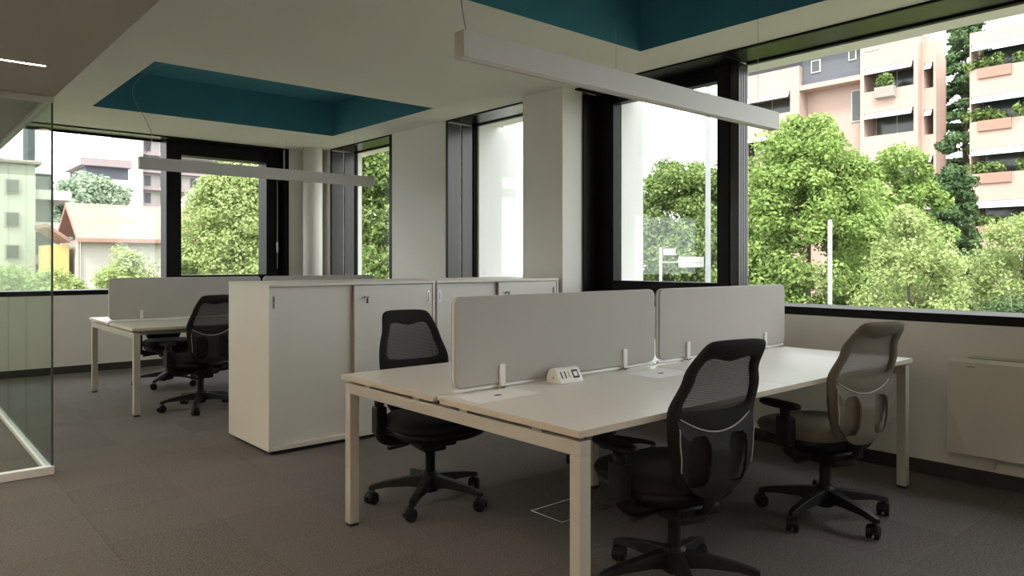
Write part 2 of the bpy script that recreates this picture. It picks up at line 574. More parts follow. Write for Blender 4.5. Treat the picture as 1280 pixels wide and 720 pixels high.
# ------------------------------------------------------------------ bench desks
def rounded_rect(x0, x1, z0, z1, r, n=6):
    out = []
    for cx, cz, a0 in ((x1 - r, z1 - r, 0), (x0 + r, z1 - r, 90), (x0 + r, z0 + r, 180), (x1 - r, z0 + r, 270)):
        for k in range(n + 1):
            a = math.radians(a0 + 90 * k / n)
            out.append((cx + r * math.cos(a), cz + r * math.sin(a)))
    return out


DL, DD, DT = 2.735, 1.60, 0.735


def bench_desk(label, loc):
    t = thing('bench_desk', label, 'desk', loc, group='white bench desks')
    for i in range(2):
        for j in range(2):
            x0 = i * (DL / 2 + 0.001)
            x1 = x0 + DL / 2 - 0.001
            y0, y1 = (0, DD / 2 - 0.022) if j == 0 else (DD / 2 + 0.022, DD)
            tp = B(x0, x1, y0, y1, DT - 0.024, DT).obj('table_top', 'desk_white', t, bevel=0.0015)
            tp.data.materials.append(MATS['desk_edge_warm_lit'])
            for pl_ in tp.data.polygons:
                pl_.material_index = 0 if abs(pl_.normal.z) > 0.5 else 1
    L = 0.05
    xs = [0.015, DL / 2 - L / 2, DL - 0.015 - L]
    for k, x in enumerate(xs):
        ins = 0.012 if k != 1 else 0.375
        for y in (ins if k != 1 else 0.56, DD - ins - L):
            lg = B(x, x + L, y, y + L, 0.014, DT - 0.09).obj('leg', 'frame_paint', t, bevel=0.003)
            B(x + 0.003, x + L - 0.003, y + 0.003, y + L - 0.003, 0.0, 0.014).obj('foot', 'foot_black', lg)
        B(x, x + L, ins, DD - ins, DT - 0.09, DT - 0.04).obj('cross_beam', 'frame_paint', t, bevel=0.003)
        for y in (0.2, 0.62, 0.95, 1.36):
            B(x + 0.005, x + L - 0.005, y, y + 0.05, DT - 0.04, DT - 0.0245).obj('spacer', 'frame_paint', t)
    for y in (0.30, DD - 0.34):
        B(xs[0] + L, xs[1], y, y + 0.04, DT - 0.085, DT - 0.045).obj('long_beam', 'frame_paint', t)
        B(xs[1] + L, xs[2], y, y + 0.04, DT - 0.085, DT - 0.045).obj('long_beam', 'frame_paint', t)
    B(0.16, DL - 0.16, DD / 2 - 0.12, DD / 2 + 0.12, DT - 0.12, DT - 0.10).obj('cable_tray', 'frame_paint', t)
    B(0.02, DL - 0.02, DD / 2 - 0.0215, DD / 2 + 0.0215, DT - 0.018, DT - 0.004).obj('centre_rail', 'rail_white', t)
    return t


D1 = (1.715, 1.63, 0)
D2 = (1.60, 6.58, 0)
bench_desk('long white bench desk with pale legs between the black and beige chairs', D1)
bench_desk('white bench desk near the far window behind the white cabinets', D2)


def divider(label, x0, x1, yc, shade='divider_fabric'):
    t = thing('desk_divider', label, 'divider', ((x0 + x1) / 2, yc, DT), group='grey desk divider screens')
    h = (x1 - x0) / 2
    MB().prism(rounded_rect(-h, h, 0.022, 0.402, 0.035, 8), 'y', -0.016, 0.016).obj('panel', shade, t, bevel=0.006, seg=3)
    MB().prism(rounded_rect(-h - 0.001, h + 0.001, 0.021, 0.403, 0.036, 8), 'y', -0.004, 0.004).obj('edge_trim', 'rail_white', t)
    for x in (-h * 0.62, h * 0.62):
        c = MB().box(x - 0.014, x + 0.014, -0.026, -0.0165, 0.001, 0.105).box(x - 0.014, x + 0.014, 0.0165, 0.026, 0.001, 0.105).box(x - 0.014, x + 0.014, -0.026, 0.026, 0.001, 0.012)
        c.obj('clamp', 'rail_white', t, bevel=0.002)
    MB().tube([(-h, 0, 0.010), (h, 0, 0.010)], 0.009, 10).obj('gap_light_line', 'rail_white', t)  # white tube added to stand in for light shining through the gap
    return t


divider('grey fabric desk divider behind the white power outlet block', 1.80, 3.115, 2.43)
divider('grey fabric desk divider nearest the large window on the front desk', 3.155, 4.47, 2.43)
divider('dark grey fabric divider with rounded corner on the far desk end', 1.60, 3.00, 7.38)
divider('dark grey fabric divider on the far desk next to the corner column', 3.03, 4.33, 7.38)

# ------------------------------------------------------------------ sliding-door cabinets
def cabinet(label, loc):
    W_, D_, Hh = 1.33, 0.72, 1.14
    t = thing('sliding_door_cabinet', label, 'cabinet', loc, group='white sliding door cabinets')
    b = MB()
    s = 0.02
    b.box(0, s, 0, D_, 0.03, Hh - 0.022).box(W_ - s, W_, 0, D_, 0.03, Hh - 0.022)
    b.box(s, W_ - s, 0.0, D_, 0.03, 0.062).box(s, W_ - s, D_ - 0.01, D_, 0.062, Hh - 0.022)
    b.obj('body', 'cab_white', t, bevel=0.001)
    B(-0.001, W_ + 0.001, -0.003, D_ + 0.003, Hh - 0.0215, Hh).obj('top_panel', 'cab_white', t, bevel=0.0015)
    B(0.03, W_ - 0.03, 0.03, D_ - 0.03, 0.001, 0.03).obj('plinth', 'foot_black', t)
    m = 0.645
    d1 = B(s + 0.003, m, 0.030, 0.048, 0.064, Hh - 0.026).obj('door', 'cab_door', t)
    d2 = B(m - 0.01, W_ - s - 0.003, 0.006, 0.024, 0.064, Hh - 0.026).obj('door', 'cab_door', t)
    B(m - 0.018, m - 0.0103, 0.005, 0.0245, 0.064, Hh - 0.026).obj('edge_strip', 'cab_edge', d2)
    for d, x, y in ((d1, 0.045, 0.029), (d2, W_ - 0.06, 0.005)):
        rr = rounded_rect(x - 0.009, x + 0.009, 0.97, 1.06, 0.008, 4)
        MB().prism(rr, 'y', y - 0.003, y).obj('handle', 'steel', d)
        MB().prism(rounded_rect(x - 0.004, x + 0.004, 0.978, 1.052, 0.0035, 4), 'y', y - 0.0036, y - 0.0031).obj('handle_recess', 'grille_dark', d)
    lk = MB().lathe([(0.011, -0.006), (0.011, 0.006)], (m + 0.075, 1.03), 16, 'y').obj('lock', 'steel', d2)
    k = MB().box(m + 0.055, m + 0.095, -0.022, -0.019, 1.028, 1.033).box(m + 0.072, m + 0.078, -0.022, -0.007, 1.027, 1.034)
    k.box(m + 0.070, m + 0.084, -0.024, -0.020, 0.985, 1.022).box(m + 0.0745, m + 0.0795, -0.024, -0.020, 1.02, 1.03)
    k.obj('key', 'ink', d2)
    return t


cabinet('white sliding door cabinet standing with its side panel open to the aisle', (1.955, 4.67, 0))
cabinet('white sliding door cabinet standing against the square pillar', (3.305, 4.67, 0))


# ------------------------------------------------------------------ task chairs
def lerp_tab(tab, z):
    for (a, va), (b, vb) in zip(tab, tab[1:]):
        if z <= b:
            t = max(0, (z - a) / (b - a))
            t = t * t * (3 - 2 * t)
            return va + (vb - va) * t
    return tab[-1][1]


BACKP = [(0.36, -0.185), (0.48, -0.212), (0.60, -0.222), (0.72, -0.234), (0.87, -0.280), (1.02, -0.355)]


def bsurf(x, z, off=0.0):
    return (x, lerp_tab(BACKP, z) + 0.55 * x * x - off, z)


OUT = [(0.0, 1.008), (0.10, 1.005), (0.134, 0.992), (0.150, 0.96), (0.175, 0.87), (0.198, 0.79), (0.206, 0.73), (0.198, 0.65), (0.180, 0.55), (0.155, 0.475), (0.11, 0.440), (0.0, 0.432)]
INN = [(0.0, 0.925), (0.07, 0.938), (0.105, 0.935), (0.118, 0.915), (0.135, 0.86), (0.152, 0.80), (0.158, 0.762), (0.145, 0.748), (0.11, 0.742), (0.05, 0.738), (0.0, 0.737)]


def loop2d(half, n=72):
    pts = half + [(-x, z) for x, z in half[::-1][1:-1]]
    P = [Vector((x, z)) for x, z in pts]
    m = len(P)
    dens = []
    for i in range(m):
        a, b, c, d = P[i - 1], P[i], P[(i + 1) % m], P[(i + 2) % m]
        for k in range(6):
            t = k / 6
            dens.append(0.5 * ((2 * b) + (c - a) * t + (2 * a - 5 * b + 4 * c - d) * t * t + (3 * b - a - 3 * c + d) * t ** 3))
    ctr = Vector((0, sum(p.y for p in dens) / len(dens)))
    return dens, ctr


def resample_angle(dens, ctr, n=72):
    """sample a star-shaped loop at n equal angles about ctr"""
    out = []
    m = len(dens)
    for k in range(n):
        a = PI / 2 - 2 * PI * k / n
        d = Vector((math.cos(a), math.sin(a)))
        best = None
        for i in range(m):
            p, q = dens[i] - ctr, dens[(i + 1) % m] - ctr
            e = q - p
            den = d.x * e.y - d.y * e.x
            if abs(den) < 1e-12:
                continue
            tt = (p.x * e.y - p.y * e.x) / den
            u = (p.x * d.y - p.y * d.x) / den
            if tt > 0 and -1e-6 <= u <= 1 + 1e-6:
                best = tt if best is None else max(best, tt)
        out.append(ctr + d * best)
    return out


_cin = Vector((0, 0.835))
LIN = resample_angle(loop2d(INN)[0], _cin)
LOUT = resample_angle(loop2d(OUT)[0], _cin)


def cushion(rings, n=40, e=3.2):
    """rings: (half width, half depth, y centre, z) superellipse loops"""
    vs, fs = [], []
    for hw, hd, yc, z in rings:
        for k in range(n):
            a = 2 * PI * k / n
            c, s_ = math.cos(a), math.sin(a)
            vs.append((hw * math.copysign(abs(c) ** (2 / e), c), yc + hd * math.copysign(abs(s_) ** (2 / e), s_), z))
    m = len(rings)
    for i in range(m - 1):
        for k in range(n):
            k2 = (k + 1) % n
            fs.append((i * n + k, i * n + k2, (i + 1) * n + k2, (i + 1) * n + k))
    fs.append(tuple(range(n))[::-1])
    fs.append(tuple((m - 1) * n + k for k in range(n)))
    return MB().add(vs, fs)


def chair_back_ring(n=72):
    m = MB()
    vs = []
    # rings: outer edge back, outer edge front, inner front, inner back  (rounded band)
    fr = [(0.0, 0.0), (0.0, 0.018), (0.25, 0.028), (0.8, 0.022), (1.0, 0.012), (1.0, 0.004), (0.8, -0.002), (0.2, -0.004)]
    for t, off in fr:
        for k in range(n):
            p = LOUT[k].lerp(LIN[k], t)
            vs.append(bsurf(p.x, p.y, off - 0.012))
    fs = []
    L = len(fr)
    for i in range(L):
        j = (i + 1) % L
        for k in range(n):
            k2 = (k + 1) % n
            fs.append((i * n + k, i * n + k2, j * n + k2, j * n + k))
    return m.add(vs, fs)


def chair_back_mesh(n=72):
    vs, fs = [], []
    R_ = [1.03, 0.8, 0.55, 0.3, 0.1]
    for r in R_:
        for k in range(n):
            p = _cin.lerp(LIN[k], r)
            vs.append(bsurf(p.x, p.y, -0.004))
    for i in range(len(R_) - 1):
        for k in range(n):
            k2 = (k + 1) % n
            fs.append((i * n + k, i * n + k2, (i + 1) * n + k2, (i + 1) * n + k))
    fs.append(tuple((len(R_) - 1) * n + k for k in range(n)))
    return MB().add(vs, fs)


def shell_top(x):
    return 0.662 + 1.75 * x * x


def chair_shell():
    """rear shell: curved plate below the sagging top edge, with two rounded windows beside a spine"""
    nu, nv = 72, 54
    th = 0.012
    keep = []
    P = {}

    def wdt(z):
        return lerp_tab([(0.41, 0.112), (0.46, 0.148), (0.55, 0.172), (0.66, 0.180), (0.76, 0.188)], z)

    for i in range(nu + 1):
        for j in range(nv + 1):
            u = -1 + 2 * i / nu
            v = j / nv
            x0 = u * 0.196
            zt = shell_top(x0)
            zb = 0.415 + 0.10 * abs(u) ** 4
            z = zb + (zt - zb) * v
            x = u * wdt(z)
            off = 0.026 + 0.012 * math.sin(PI * min(1, max(0, z - 0.40) / 0.32)) - 0.016 * max(0, v - 0.75) / 0.25
            P[i, j] = (x, z, off)
    m = MB()
    for lay in (0, th):
        for i in range(nu + 1):
            for j in range(nv + 1):
                x, z, off = P[i, j]
                m.v.append(bsurf(x, z, off - lay))
    idx = lambda i, j, l: l * (nu + 1) * (nv + 1) + i * (nv + 1) + j

    def cut(i, j):
        x, z, _ = [sum(q) / 4 for q in zip(P[i, j], P[i + 1, j], P[i, j + 1], P[i + 1, j + 1])]
        # window: rounded box centred at |x|=.108, z=.615
        dx = max(abs(abs(x) - 0.093) - 0.018, 0) / 0.030
        dz = max(abs(z - 0.560) - 0.050, 0) / 0.042
        return dx * dx + dz * dz < 1
    K = {(i, j): not cut(i, j) for i in range(nu) for j in range(nv)}
    for (i, j), k in K.items():
        if not k:
            continue
        m.f.append((idx(i, j, 0), idx(i + 1, j, 0), idx(i + 1, j + 1, 0), idx(i, j + 1, 0)))
        m.f.append((idx(i, j, 1), idx(i, j + 1, 1), idx(i + 1, j + 1, 1), idx(i + 1, j, 1)))
        for (di, dj), (a, b) in {(-1, 0): ((i, j), (i, j + 1)), (1, 0): ((i + 1, j), (i + 1, j + 1)), (0, -1): ((i, j), (i + 1, j)), (0, 1): ((i, j + 1), (i + 1, j + 1))}.items():
            if not K.get((i + di, j + dj), False):
                m.f.append((idx(*a, 0), idx(*b, 0), idx(*b, 1), idx(*a, 1)))
    top = [bsurf(P[i, nv][0], P[i, nv][1], P[i, nv][2] + 0.001) for i in range(1, nu)]
    sides = []
    for i in (0, nu):
        sides.append([bsurf(P[i, j][0], P[i, j][1], P[i, j][2] + 0.0005) for j in range(3, 44)])
    return m, top, sides


def task_chair(label, loc, rz, fabric, meshm, shellm, frame, group, base_rot=0.3):
    t = thing('task_chair', label, 'chair', loc, rz, group)
    b = MB()
    b.lathe([(0.030, 0.055), (0.046, 0.065), (0.054, 0.10), (0.048, 0.15), (0.034, 0.165)], n=20)
    for k in range(5):
        a = base_rot + 2 * PI * k / 5
        ca, sa = math.cos(a), math.sin(a)
        vs = []
        for r, hw, z0, z1 in ((0.03, 0.033, 0.082, 0.150), (0.12, 0.029, 0.092, 0.138), (0.24, 0.023, 0.088, 0.118), (0.305, 0.021, 0.076, 0.102), (0.324, 0.014, 0.073, 0.094)):
            for s_, z in ((-1, z0), (1, z0), (0.7, z1), (-0.7, z1)):
                vs.append((ca * r - sa * hw * s_, sa * r + ca * hw * s_, z))
        fs = [(0, 1, 2, 3), (16, 19, 18, 17)]
        for i in range(4):
            for q in range(4):
                q2 = (q + 1) % 4
                fs.append((i * 4 + q, i * 4 + q2, i * 4 + 4 + q2, i * 4 + 4 + q))
        b.add(vs, fs)
    b.obj('base', 'black_plastic', t, bevel=0.003)
    for k in range(5):
        a = base_rot + 2 * PI * k / 5
        c = MB()
        for s_ in (-1, 1):
            h0, h1 = (0.006, 0.029) if s_ > 0 else (-0.029, -0.006)
            c.lathe([(0.024, h0), (0.032, h0 + 0.002), (0.032, h1 - 0.005), (0.024, h1)], (0.012, 0.0325), 16, 'y')
        c.lathe([(0.0065, 0.03), (0.0065, 0.08)], (0, 0), 8)
        c.box(-0.012, 0.02, -0.004, 0.004, 0.022, 0.05)
        hood = [(0.012 + 0.035 * math.cos(math.radians(q)), 0.0325 + 0.035 * math.sin(math.radians(q))) for q in range(20, 175, 15)]
        c.prism(hood + [(p[0] * 0.8 + 0.0024, p[1] * 0.8 + 0.0055) for p in hood[::-1]], 'y', -0.014, 0.014)
        o = c.obj('castor', 'black_plastic', t)
        o.location = (0.30 * math.cos(a), 0.30 * math.sin(a), 0)
        o.rotation_euler = (0, 0, a + 1.1 * math.sin(k * 2.3 + base_rot * 5))
    MB().lathe([(0.026, 0.10), (0.026, 0.262), (0.022, 0.265)], n=18).obj('gas_lift', 'black_plastic', t, smooth=False)
    MB().lathe([(0.016, 0.262), (0.016, 0.30)], n=14).obj('piston', 'black_plastic', t)
    mc = MB().box(-0.10, 0.10, -0.15, 0.12, 0.315, 0.362).box(-0.065, 0.065, -0.12, 0.07, 0.280, 0.314)
    mc.obj('mechanism', 'black_plastic', t, bevel=0.012)
    MB().tube([(0.09, 0.02, 0.335), (0.18, 0.03, 0.325), (0.25, 0.03, 0.322)], [0.008, 0.009, 0.018], 8, 0.5).obj('lever', 'black_plastic', t)
    MB().tube([(-0.09, -0.05, 0.335), (-0.18, -0.06, 0.325), (-0.25, -0.06, 0.322)], [0.008, 0.009, 0.018], 8, 0.5).obj('lever', 'black_plastic', t)
    cushion([(0.13, 0.13, 0.03, 0.358), (0.20, 0.19, 0.045, 0.366), (0.235, 0.220, 0.06, 0.390), (0.243, 0.232, 0.06, 0.418)]).obj('seat_shell', 'black_plastic', t, smooth=True)
    cushion([(0.232, 0.222, 0.06, 0.416), (0.248, 0.236, 0.062, 0.428), (0.252, 0.242, 0.064, 0.447), (0.245, 0.232, 0.06, 0.466), (0.225, 0.210, 0.05, 0.479), (0.17, 0.15, 0.03, 0.484), (0.06, 0.06, 0.02, 0.481)]).obj('seat', fabric, t, smooth=True)
    for s_ in (-1, 1):
        a = MB()
        pts = spline([(s_ * 0.09, -0.03, 0.345), (s_ * 0.21, -0.03, 0.345), (s_ * 0.268, -0.03, 0.375), (s_ * 0.280, -0.025, 0.44), (s_ * 0.280, -0.02, 0.575)], 5)
        a.tube(pts, 0.027, 10, 1.0)
        ar = a.obj('armrest', 'black_plastic', t, smooth=True)
        sl = MB().box(s_ * 0.280 - 0.03, s_ * 0.280 + 0.03, -0.06, 0.02, 0.39, 0.535)
        sl.obj('arm_sleeve', 'black_plastic', ar, bevel=0.01)
        pd = cushion([(0.035, 0.11, 0.03, 0.571), (0.043, 0.122, 0.03, 0.577), (0.045, 0.125, 0.03, 0.587), (0.040, 0.118, 0.03, 0.597), (0.02, 0.08, 0.03, 0.601)], 28, 2.8)
        pd.v = [(x + s_ * 0.268, y, z) for x, y, z in pd.v]
        pd.obj('arm_pad', 'black_plastic', ar, smooth=True)
    MB().tube(spline([(0, -0.12, 0.335), (0, -0.165, 0.34), (0, -0.192, 0.37), (0, -0.205, 0.43), (0, -0.215, 0.50)], 5), 0.026, 10, 0.5).obj('back_stem', 'black_plastic', t, smooth=True)
    chair_back_ring().obj('back_frame', frame, t, smooth=True)
    chair_back_mesh().obj('back_mesh', meshm, t, smooth=True)
    m, top, sides = chair_shell()
    sh = m.obj('back_shell', shellm, t)
    sh.data.polygons.foreach_set('use_smooth', [True] * len(sh.data.polygons))
    es = sh.modifiers.new('edges', 'EDGE_SPLIT')
    es.split_angle = math.radians(50)
    MB().tube(top, 0.0030, 6).obj('piping', 'piping', sh, smooth=True)
    for sd in sides:
        MB().tube(sd, 0.0022, 6).obj('piping', 'piping', sh, smooth=True)
    return t


BK = ('black_fabric', 'mesh_black', 'shell_black', 'black_fabric')
GC = 'task chairs at the bench desks'
task_chair('black mesh task chair between the front desk and the white cabinets', (2.245, 3.235, 0), math.radians(170), *BK, GC, 0.84)
task_chair('black mesh task chair with its back to us at the front desk', (2.385, 1.755, 0), math.radians(-13), *BK, GC, 0.49)
task_chair('beige fabric task chair with black base beside the radiator', (3.60, 1.730, 0), math.radians(-17), 'beige_fabric', 'mesh_beige', 'beige_shell', 'beige_fabric', GC, 0.89)
task_chair('black task chair tucked under the front desk, mostly hidden by the divider', (3.64, 3.22, 0), math.radians(170), *BK, GC, 0.1)
task_chair('black mesh task chair partly hidden by the cabinet side panel', (2.15, 6.60, 0), math.radians(5), *BK, GC, 0.4)
task_chair('black task chair under the far desk facing away from the far window', (2.32, 8.12, 0), math.radians(178), *BK, GC, 0.9)

# ------------------------------------------------------------------ pendant lights
def pendant(label, x0, x1, y, z0, cable, wires):
    t = thing('pendant_light', label, 'lamp', ((x0 + x1) / 2, y, z0), group='linear pendant lights')
    h = (x1 - x0) / 2
    body = MB().box(-h, h, -0.032, -0.027, 0, 0.112).box(-h, h, 0.027, 0.032, 0, 0.112).box(-h, h, -0.027, 0.027, 0.105, 0.112)
    body.obj('body', 'pendant_alu', t)
    for s_ in (-1, 1):
        B(s_ * h - 0.002 if s_ > 0 else -h - 0.004, h + 0.004 if s_ > 0 else -h + 0.002, -0.0325, 0.0325, -0.0005, 0.1125).obj('end_cap', 'pendant_cap', t, bevel=0.001)
    B(-h + 0.003, h - 0.003, -0.0265, 0.0265, 0.006, 0.014).obj('diffuser', 'pendant_diffuser', t)
    MB().tube(spline([(a - (x0 + x1) / 2, b - y, c - z0) for a, b, c in cable], 8), 0.0028, 6).obj('power_cable', 'cable', t)
    for wx in wires:
        MB().tube([(wx - (x0 + x1) / 2, 0, 0.112), (wx - (x0 + x1) / 2, 0, CH - z0)], 0.0012, 5).obj('suspension_wire', 'steel', t)
    return t


pendant('long pale linear pendant hanging above the front desk', 1.85, 4.40, 2.45, 2.138,
        [(1.885, 2.45, 2.25), (1.870, 2.45, 2.31), (1.860, 2.45, 2.40), (1.90, 2.45, 2.60), (1.85, 2.45, 2.95), (1.98, 2.45, 3.15), (2.03, 2.45, 3.268)], (2.843, 4.2))
pendant('long pale linear pendant hanging above the far desk', 1.86, 4.33, 7.40, 2.152,
        [(1.90, 7.4, 2.265), (1.92, 7.4, 2.31), (1.965, 7.4, 2.42), (1.96, 7.4, 2.50), (1.90, 7.4, 2.64), (1.83, 7.4, 2.76), (1.80, 7.4, 2.87), (1.86, 7.4, 3.0), (2.0, 7.4, 3.12), (2.12, 7.4, 3.2), (2.2, 7.4, 3.268)], (3.264, 4.1))

# ------------------------------------------------------------------ things on the desk
t = thing('power_outlet_block', 'small white power outlet block standing on the front desk', 'outlet', (2.305, 2.31, DT))
prof = [(0.0, 0.0), (0.002, 0.012), (0.030, 0.058), (0.040, 0.064), (0.055, 0.066), (0.070, 0.062), (0.082, 0.050), (0.088, 0.03), (0.09, 0.0)]
MB().prism(prof, 'x', 0.0, 0.15).obj('body', 'socket_white', t, bevel=0.003)
nrm = Vector((0, -0.046, 0.028)).normalized()


def on_face(x0, x1, s0, s1, name, m, lift=0.0012):
    a, b = Vector((0, 0.002, 0.012)), Vector((0, 0.030, 0.058))
    pts = []
    for x, s_ in ((x0, s0), (x1, s0), (x1, s1), (x0, s1)):
        p = a.lerp(b, s_)
        pts.append(Vector((x, p.y, p.z)))
    n_ = Vector((0, -0.854, 0.52))
    MB().add([p + n_ * 0.0004 for p in pts] + [p + n_ * lift for p in pts], [(0, 1, 2, 3), (4, 7, 6, 5), (0, 4, 5, 1), (1, 5, 6, 2), (2, 6, 7, 3), (3, 7, 4, 0)]).obj(name, m, t)


for x in (0.020, 0.044, 0.068):
    on_face(x, x + 0.007, 0.22, 0.85, 'socket_slot', 'amber' if x == 0.068 else 'ink')
on_face(0.092, 0.132, 0.15, 0.9, 'socket', 'ink')
on_face(0.100, 0.124, 0.32, 0.72, 'socket_insert', 'socket_white', 0.0022)
MB().lathe([(0.006, -0.0012), (0.006, -0.0002)], (0.045, 0.025), 12, 'x').obj('side_screw', 'steel', t)


def sheet(label, pts):
    c = [sum(p[i] for p in pts) / 4 for i in (0, 1)]
    t_ = thing('paper_sheet', label, 'paper', (c[0], c[1], DT + 0.0004), group='white sheets on the front desk')
    q = [(p[0] - c[0], p[1] - c[1]) for p in pts]
    MB().prism(q, 'z', 0, 0.0008).obj('page', 'paper', t_)
    MB().lathe([(0.020, 0.0009), (0.020, 0.0014)], (0.0, -0.01), 20).obj('printed_mark', 'ink', t_).scale = (1, 0.5, 1)
    return t_


sheet('white paper sheet with black spot near the desk end, beside the outlet block', [(1.76, 2.20), (2.09, 2.21), (2.085, 2.39), (1.765, 2.385)])
sheet('white paper sheet with black spot lying behind the near black chair', [(2.76, 2.12), (3.06, 2.13), (3.055, 2.33), (2.765, 2.32)])

# ------------------------------------------------------------------ floor box, radiator
t = thing('floor_box', 'flush floor outlet box with pale metal rim under the front desk', 'floor box', (2.72, 2.65, 0.0))
MB().box(-0.18, 0.18, -0.115, -0.107, 0.0005, 0.004).box(-0.18, 0.18, 0.107, 0.115, 0.0005, 0.004).box(-0.18, -0.172, -0.107, 0.107, 0.0005, 0.004).box(0.172, 0.18, -0.107, 0.107, 0.0005, 0.004).obj('rim', 'steel', t)
B(-0.171, 0.171, -0.106, 0.106, 0.0005, 0.003).obj('lid', 'carpet_c', t)

t = thing('radiator', 'white wall radiator below the large window', 'radiator', (WX, 0.0, 0.0))
prof = [(-0.0005, 0.19), (-0.14, 0.19), (-0.14, 0.715), (-0.125, 0.735), (-0.0005, 0.735)]
MB().prism([(x, z) for x, z in prof], 'y', 0.25, 1.52).obj('casing', 'radiator_white', t, bevel=0.004)
g = MB()
B(-0.115, -0.02, 0.35, 1.42, 0.7352, 0.7385).obj('grille_well', 'grille_dark', t)
for k in range(9):
    x = -0.112 + k * 0.0112
    B(x, x + 0.004, 0.352, 1.418, 0.7387, 0.745).obj('grille_slat', 'radiator_white', t)
B(-0.1412, -0.1402, 1.38, 1.42, 0.688, 0.692).obj('maker_plate', 'grille_dark', t)
for y in (0.45, 1.3):
    B(-0.10, -0.04, y, y + 0.04, 0.12, 0.1895).obj('foot_bracket', 'radiator_white', t)

# ================================================================== outside
GZ = -4.0
struct(B(-150, 260, -150, 260, GZ - 0.3, GZ).obj('ground', 'asphalt'), 'street and yards outside')
struct(B(6.5, 44, -20, 34, GZ, GZ + 0.05).obj('lawn', 'lawn'), 'grass strip outside the windows')
struct(B(-20, 44, 13, 30, GZ, GZ + 0.04).obj('lawn', 'lawn'), 'grass strip outside the far window')


def leaf_mesh(name, rng, centers, radii, per, leaf, material, droop=0.0, jitter=1.0):
    """leaf quads scattered through clumps"""
    cs, rs = np.repeat(centers, per, 0), np.repeat(radii, per, 0)
    n = len(cs)
    d = rng.normal(size=(n, 3))
    d /= np.linalg.norm(d, axis=1)[:, None]
    rr = rng.random(n) ** 0.45
    p = cs + d * rs * rr[:, None]
    nrm = d * 0.8 + rng.normal(size=(n, 3)) * 0.55 + np.array([0, 0, 0.45])
    nrm /= np.linalg.norm(nrm, axis=1)[:, None]
    a = np.cross(nrm, rng.normal(size=(n, 3)))
    a /= np.linalg.norm(a, axis=1)[:, None]
    b = np.cross(nrm, a)
    L = leaf * (0.6 + 0.8 * rng.random(n))[:, None]
    v = np.stack([p - a * L, p - b * L * 0.55, p + a * L, p + b * L * 0.55], 1).reshape(-1, 3)
    me = bpy.data.meshes.new(name)
    me.vertices.add(4 * n)
    me.vertices.foreach_set('co', v.astype(np.float32).ravel())
    me.loops.add(4 * n)
    me.loops.foreach_set('vertex_index', np.arange(4 * n, dtype=np.int32))
    me.polygons.add(n)
    me.polygons.foreach_set('loop_start', np.arange(0, 4 * n, 4, dtype=np.int32))
    me.update()
    me.validate()
    me.materials.append(MATS[material])
    return me


def tree(name, label, x, y, ztop, zbot, rad, material, seed, clumps=90, per=260, leaf=0.07, group=None, shape=1.0, flat=1.0, trunk=0.13, crel=0.3):
    rng = np.random.default_rng(seed)
    t = thing(name, label, 'tree' if 'hedge' not in name else 'hedge', (x, y, GZ), 0, group)
    zc, hz = (ztop + zbot) / 2 - GZ, (ztop - zbot) / 2
    d = rng.normal(size=(clumps, 3))
    d /= np.linalg.norm(d, axis=1)[:, None]
    r = 0.45 + 0.5 * rng.random(clumps) ** 0.5
    c = d * r[:, None]
    taper = np.where(c[:, 2] > 0, 1 - (1 - shape) * c[:, 2], 1.0)
    cen = np.stack([c[:, 0] * rad * taper, c[:, 1] * rad * taper * flat, zc + c[:, 2] * hz * 0.93], 1)
    cr = rad * crel * (0.7 + 0.6 * rng.random(clumps))
    rad3 = np.stack([cr, cr, np.minimum(cr * 0.85, hz * 0.6)], 1)
    o = bpy.data.objects.new('foliage', leaf_mesh('foliage', rng, cen, rad3, per, leaf, material))
    COL.objects.link(o)
    o.parent = t
    m = MB().tube([(0, 0, 0), (0.03, 0.02, zc * 0.5), (0, 0.05, zc - hz * 0.3), (0.05, 0, zc + hz * 0.5)], [trunk, trunk * 0.85, trunk * 0.6, trunk * 0.15], 8)
    for k in range(7):
        q = cen[rng.integers(clumps)] * np.array([0.8, 0.8, 1])
        m.tube([(0, 0.03, zc - hz * (0.8 - 0.15 * k)), tuple((np.array([0, 0, zc - hz * 0.2]) + q) / 2), tuple(q)], [trunk * 0.4, trunk * 0.25, trunk * 0.08], 6)
    m.obj('trunk', 'bark', t)
    return t


GT = 'leafy trees outside the windows'
tree('broadleaf_tree', 'dense mid green tree seen through the opening window beside the pillar', 19.4, 13.8, 5.2, -2.2, 2.0, 'leaf_mid', 1, 190, 420, 0.065, GT, 0.75, crel=0.24)
tree('broadleaf_tree', 'mid green tree behind the black window mullion', 25.3, 15.4, 5.75, -2.5, 1.9, 'leaf_mid', 2, 150, 340, 0.08, GT, 0.8, crel=0.25)
tree('broadleaf_tree', 'large bright green tree filling the left of the large window', 16.6, 8.35, 5.25, -3.6, 2.0, 'leaf_bright', 3, 320, 440, 0.052, GT, 0.85, crel=0.2)
tree('broadleaf_tree', 'bright green tree standing between the large bright tree and the pink tower', 22.3, 8.8, 5.5, -3.5, 1.75, 'leaf_bright', 31, 190, 360, 0.065, GT, 0.8, crel=0.22)
tree('slender_tree', 'airy pale yellow green tree in front of the pink apartment tower', 14.9, 5.5, 2.5, -1.6, 0.95, 'leaf_fine', 4, 120, 190, 0.036, GT, 0.8, trunk=0.05)
tree('slender_tree', 'airy pale green tree in front of the second pink building', 25.6, 6.3, 3.2, -2.0, 1.4, 'leaf_fine', 5, 120, 190, 0.055, GT, 0.9, trunk=0.06)
tree('clipped_hedge', 'dark green hedge below the second pink building', 19.9, 4.5, 0.55, -2.5, 1.9, 'leaf_dark', 6, 170, 300, 0.05, None, 1.0, 0.8)
